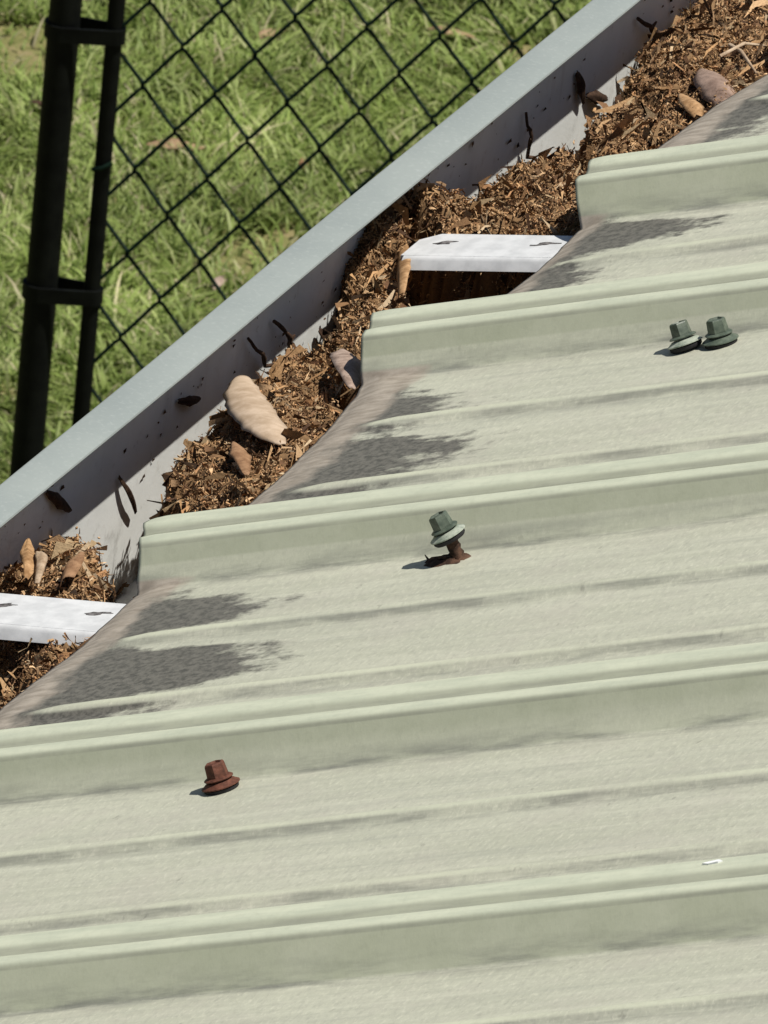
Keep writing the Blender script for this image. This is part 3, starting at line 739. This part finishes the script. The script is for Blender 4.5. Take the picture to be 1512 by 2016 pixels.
for off in (-500, -247, 2, 252, 500, 750, 1000):
    m = MB(); hgt = 7.0; out = []; inn = []
    for q in range(25):
        a = math.pi / 2 + math.pi * q / 24; out.append((17.0 * math.cos(a), 17.0 * math.sin(a))); inn.append((14.3 * math.cos(a), 14.3 * math.sin(a)))
    for q in range(17):
        a = -math.pi / 2 + math.pi * q / 16; out.append((44.5 + 10.2 * math.cos(a), 10.2 * math.sin(a))); inn.append((44.5 + 7.7 * math.cos(a), 7.7 * math.sin(a)))
    n = len(out)
    tl = lambda x: -0.06 * x * 0
    vs = [(x, y, zz + off + hgt) for x, y in out] + [(x, y, zz + off + hgt) for x, y in inn] + [(x, y, zz + off - hgt) for x, y in out] + [(x, y, zz + off - hgt) for x, y in inn]
    fs = []
    for i in range(n):
        j = (i + 1) % n
        fs += [(i, j, n + j, n + i), (2*n + i, 3*n + i, 3*n + j, 2*n + j), (i, 2*n + i, 2*n + j, j), (n + i, n + j, 3*n + j, 3*n + i)]
    m.add(vs, fs); o = m.build('tension_band', M['fence'], fence, smooth=40); recalc(o)
LH, HH, S0 = 31.85, 40.2, 40.6
nW = int((FL - S0) / LH)
row = zz - 42.4    # node row at the second column
for w in range(nW):
    pts = []
    zlow = row - HH * 13
    for j in range(0, 43):
        z = zlow + j * HH
        right = ((j + w) % 2) == (1 if True else 0)
        # node j=13 of wire 0 sits on its right end (second column)
        s = S0 + LH * (w + (1 if right else 0)) + (1.0 if right else -1.0)
        # '/' legs run in front (towards the camera, -y), '\' legs behind
        up_front = not right      # the leg above a left node rises to the right
        nxt = -1.9 if up_front else 1.9; prv = -nxt
        ds = -1 if right else 1
        jn = 1.5 * noise.noise(Vector((w * 2.3, j * 1.9, 0)))
        s += jn; z += 1.9 * noise.noise(Vector((w * 1.3, j * 2.7, 5)))
        pts += [(s + ds * 4.2, prv, z - 4.6), (s + ds * 0.7, prv * 0.5, z - 2.0), (s + ds * 0.7, nxt * 0.5, z + 2.0), (s + ds * 4.2, nxt, z + 4.6)]
    m = MB(); m.tube(pts, 1.85, 6); m.build('wire', M['wire'], fence, smooth=60)
m = MB(); m.tube([(36, -6, zz - 125), (44, -9.5, zz - 122), (53, -6, zz - 117)], 2.2, 6); m.build('wire_tie', M['wire'], fence, smooth=60)

# ------------------------------------------------------------------ grass
def grass():
    def region(x0, x1, y0, y1, dens, lmul):
        A = (x1 - x0) * (y1 - y0); N = int(A * dens)
        return rng.uniform(x0, x1, N), rng.uniform(y0, y1, N), np.full(N, lmul)
    # dense where the lawn is in view, thinner round it
    px, py, lm = region(-3650, -2550, 6550, 8450, 0.095, 1.0)
    qx, qy, ql = region(-4600, -1900, 5700, 9400, 0.010, 1.5)
    out = ~((qx > -3650) & (qx < -2550) & (qy > 6550) & (qy < 8450))
    px = np.concatenate([px, qx[out]]); py = np.concatenate([py, qy[out]]); lm = np.concatenate([lm, ql[out]])
    # smooth value noise on a lattice for clumps and worn patches
    def lat(sx, sy, cell, seed):
        r = np.random.default_rng(seed); G = r.normal(0, 1, (400, 400))
        a = (sx + 6000) / cell; b2 = (sy - 5000) / cell
        i = a.astype(int) % 399; j = b2.astype(int) % 399; fa = a - np.floor(a); fb = b2 - np.floor(b2)
        fa = fa*fa*(3-2*fa); fb = fb*fb*(3-2*fb)
        return (G[i, j]*(1-fa) + G[i+1, j]*fa)*(1-fb) + (G[i, j+1]*(1-fa) + G[i+1, j+1]*fa)*fb
    big = lat(px, py, 150, 1); mid = lat(px, py, 45, 2); lean1 = lat(px, py, 60, 3); lean2 = lat(px, py, 60, 4); tone = lat(px, py, 90, 5)
    worn = (big * 0.9 + mid * 0.6) > 0.95
    keepm = ~(worn & (rng.uniform(0, 1, len(px)) < np.where(big > 1.1, 0.93, 0.72)))
    px, py, lm, mid, lean1, lean2, tone, big = [a[keepm] for a in (px, py, lm, mid, lean1, lean2, tone, big)]
    N = len(px)
    L = np.exp(rng.normal(math.log(19), 0.40, N)) * (1 + 0.16 * mid) * lm
    L = np.clip(L, 9, 75)
    Wd = rng.uniform(1.0, 1.9, N) * lm
    az = rng.uniform(0, 2*math.pi, N)
    lx = np.cos(az) * 0.7 + lean1 * 0.45; ly = np.sin(az) * 0.7 + lean2 * 0.45
    ln = np.hypot(lx, ly) + 1e-6; dx, dy = lx / ln, ly / ln
    amt = np.clip(ln, 0.15, 1.15)
    sx, sy = -dy, dx
    cur = rng.normal(0, 0.55, N)     # sideways curl
    rows = []
    for t, w in ((0, 0.8), (0.35, 1.0), (0.7, 0.75), (1.0, 0.0)):
        out_ = L * amt * (0.35 * t + 0.6 * t * t); up = L * (t * (1.0 - 0.42 * amt * t))
        side = L * cur * t * t * 0.7
        c = np.stack([px + dx * out_ + sx * side, py + dy * out_ + sy * side, GZ + up + 1], -1)
        hw = np.stack([sx, sy, np.zeros(N)], -1) * (Wd * w)[:, None]
        if w > 0: rows += [c - hw, c + hw]
        else: rows += [c]
    V = np.stack(rows, 1).reshape(-1, 3)
    b2 = (np.arange(N) * 7)[:, None, None]
    Q = (b2 + np.array([[0, 1, 3, 2], [2, 3, 5, 4]])[None]).reshape(-1, 4); T = (b2[:, :, 0] + np.array([[4, 5, 6]])).reshape(-1, 3)
    pal = np.array([(0.255, 0.33, 0.088), (0.30, 0.37, 0.115), (0.215, 0.29, 0.077), (0.35, 0.405, 0.15), (0.39, 0.41, 0.19), (0.50, 0.45, 0.28)])
    ci = rng.choice(6, N, p=[.26, .26, .18, .16, .09, .05])
    dry = rng.uniform(0, 1, N) < np.clip(0.10 * (big + tone * 0.5 - 0.7), 0, 0.5); ci[dry] = 5
    c = pal[ci] * (1 + 0.10 * tone + rng.normal(0, 0.12, N))[:, None].clip(0.55, 1.5)
    Cc = np.repeat(c, 7, axis=0).clip(0, 1)
    me = bpy.data.meshes.new('grass')
    me.vertices.add(len(V)); me.vertices.foreach_set('co', (V * MM).astype(np.float32).ravel())
    loops = np.concatenate([Q.ravel(), T.ravel()]).astype(np.int32)
    me.loops.add(len(loops)); me.loops.foreach_set('vertex_index', loops)
    starts = np.concatenate([np.arange(len(Q)) * 4, len(Q) * 4 + np.arange(len(T)) * 3]).astype(np.int32)
    me.polygons.add(len(starts)); me.polygons.foreach_set('loop_start', starts)
    me.update(calc_edges=True)
    me.shade_smooth()
    ca = me.color_attributes.new('Col', 'FLOAT_COLOR', 'POINT')
    ca.data.foreach_set('color', np.concatenate([Cc, np.ones((len(Cc), 1))], 1).astype(np.float32).ravel())
    o = link('grass', me, M['grass']); tag(o, 'short sunlit green lawn grass below the gutter', 'grass', kind='stuff')
grass()

# fallen leaves on the lawn
LL = [((-3069, 7565), 34, 70, 'long brown fallen leaf on the lawn, nearest the post', M['lawn_leaf'], 0.5),
      ((-2952, 7603), 20, -50, 'small brown leaf on the lawn close above the gutter lip', M['brown_leaf'], 2.2),
      ((-3104, 7870), 26, 30, 'tan fallen leaf on the lawn at the top, left of centre', M['lawn_leaf'], 1.2),
      ((-2960, 7985), 30, 10, 'brown leaf on the lawn at the top, right of centre', M['lawn_leaf'], 0.2),
      ((-2902, 7300), 22, 90, 'pale dry leaf on the lawn beside the gutter lip', M['pink_leaf'], 1.7),
      ((-3280, 7845), 28, 20, 'pale dry leaf on the lawn behind the post top', M['pale_leaf'], 0.9),
      ((-3215, 7570), 16, 0, 'dark little leaf on the lawn left of the post', M['twig'], 2.9)]
for (x, y), hl, _, lab, mat, a in LL:
    hl *= 0.85; c = Vector((x, y, GZ + 15)); d = Vector((math.cos(a), math.sin(a), 0)) * hl
    leaf('fallen_leaf', [c - d, c - d * 0.3 + Vector((0, 0, 5)), c + d * 0.4 + Vector((0, 0, 3)), c + d], [1, hl * 0.36, hl * 0.3, 1], 0.4, mat, lab, 'leaf', 'fallen leaves on the lawn', wav=0.3)
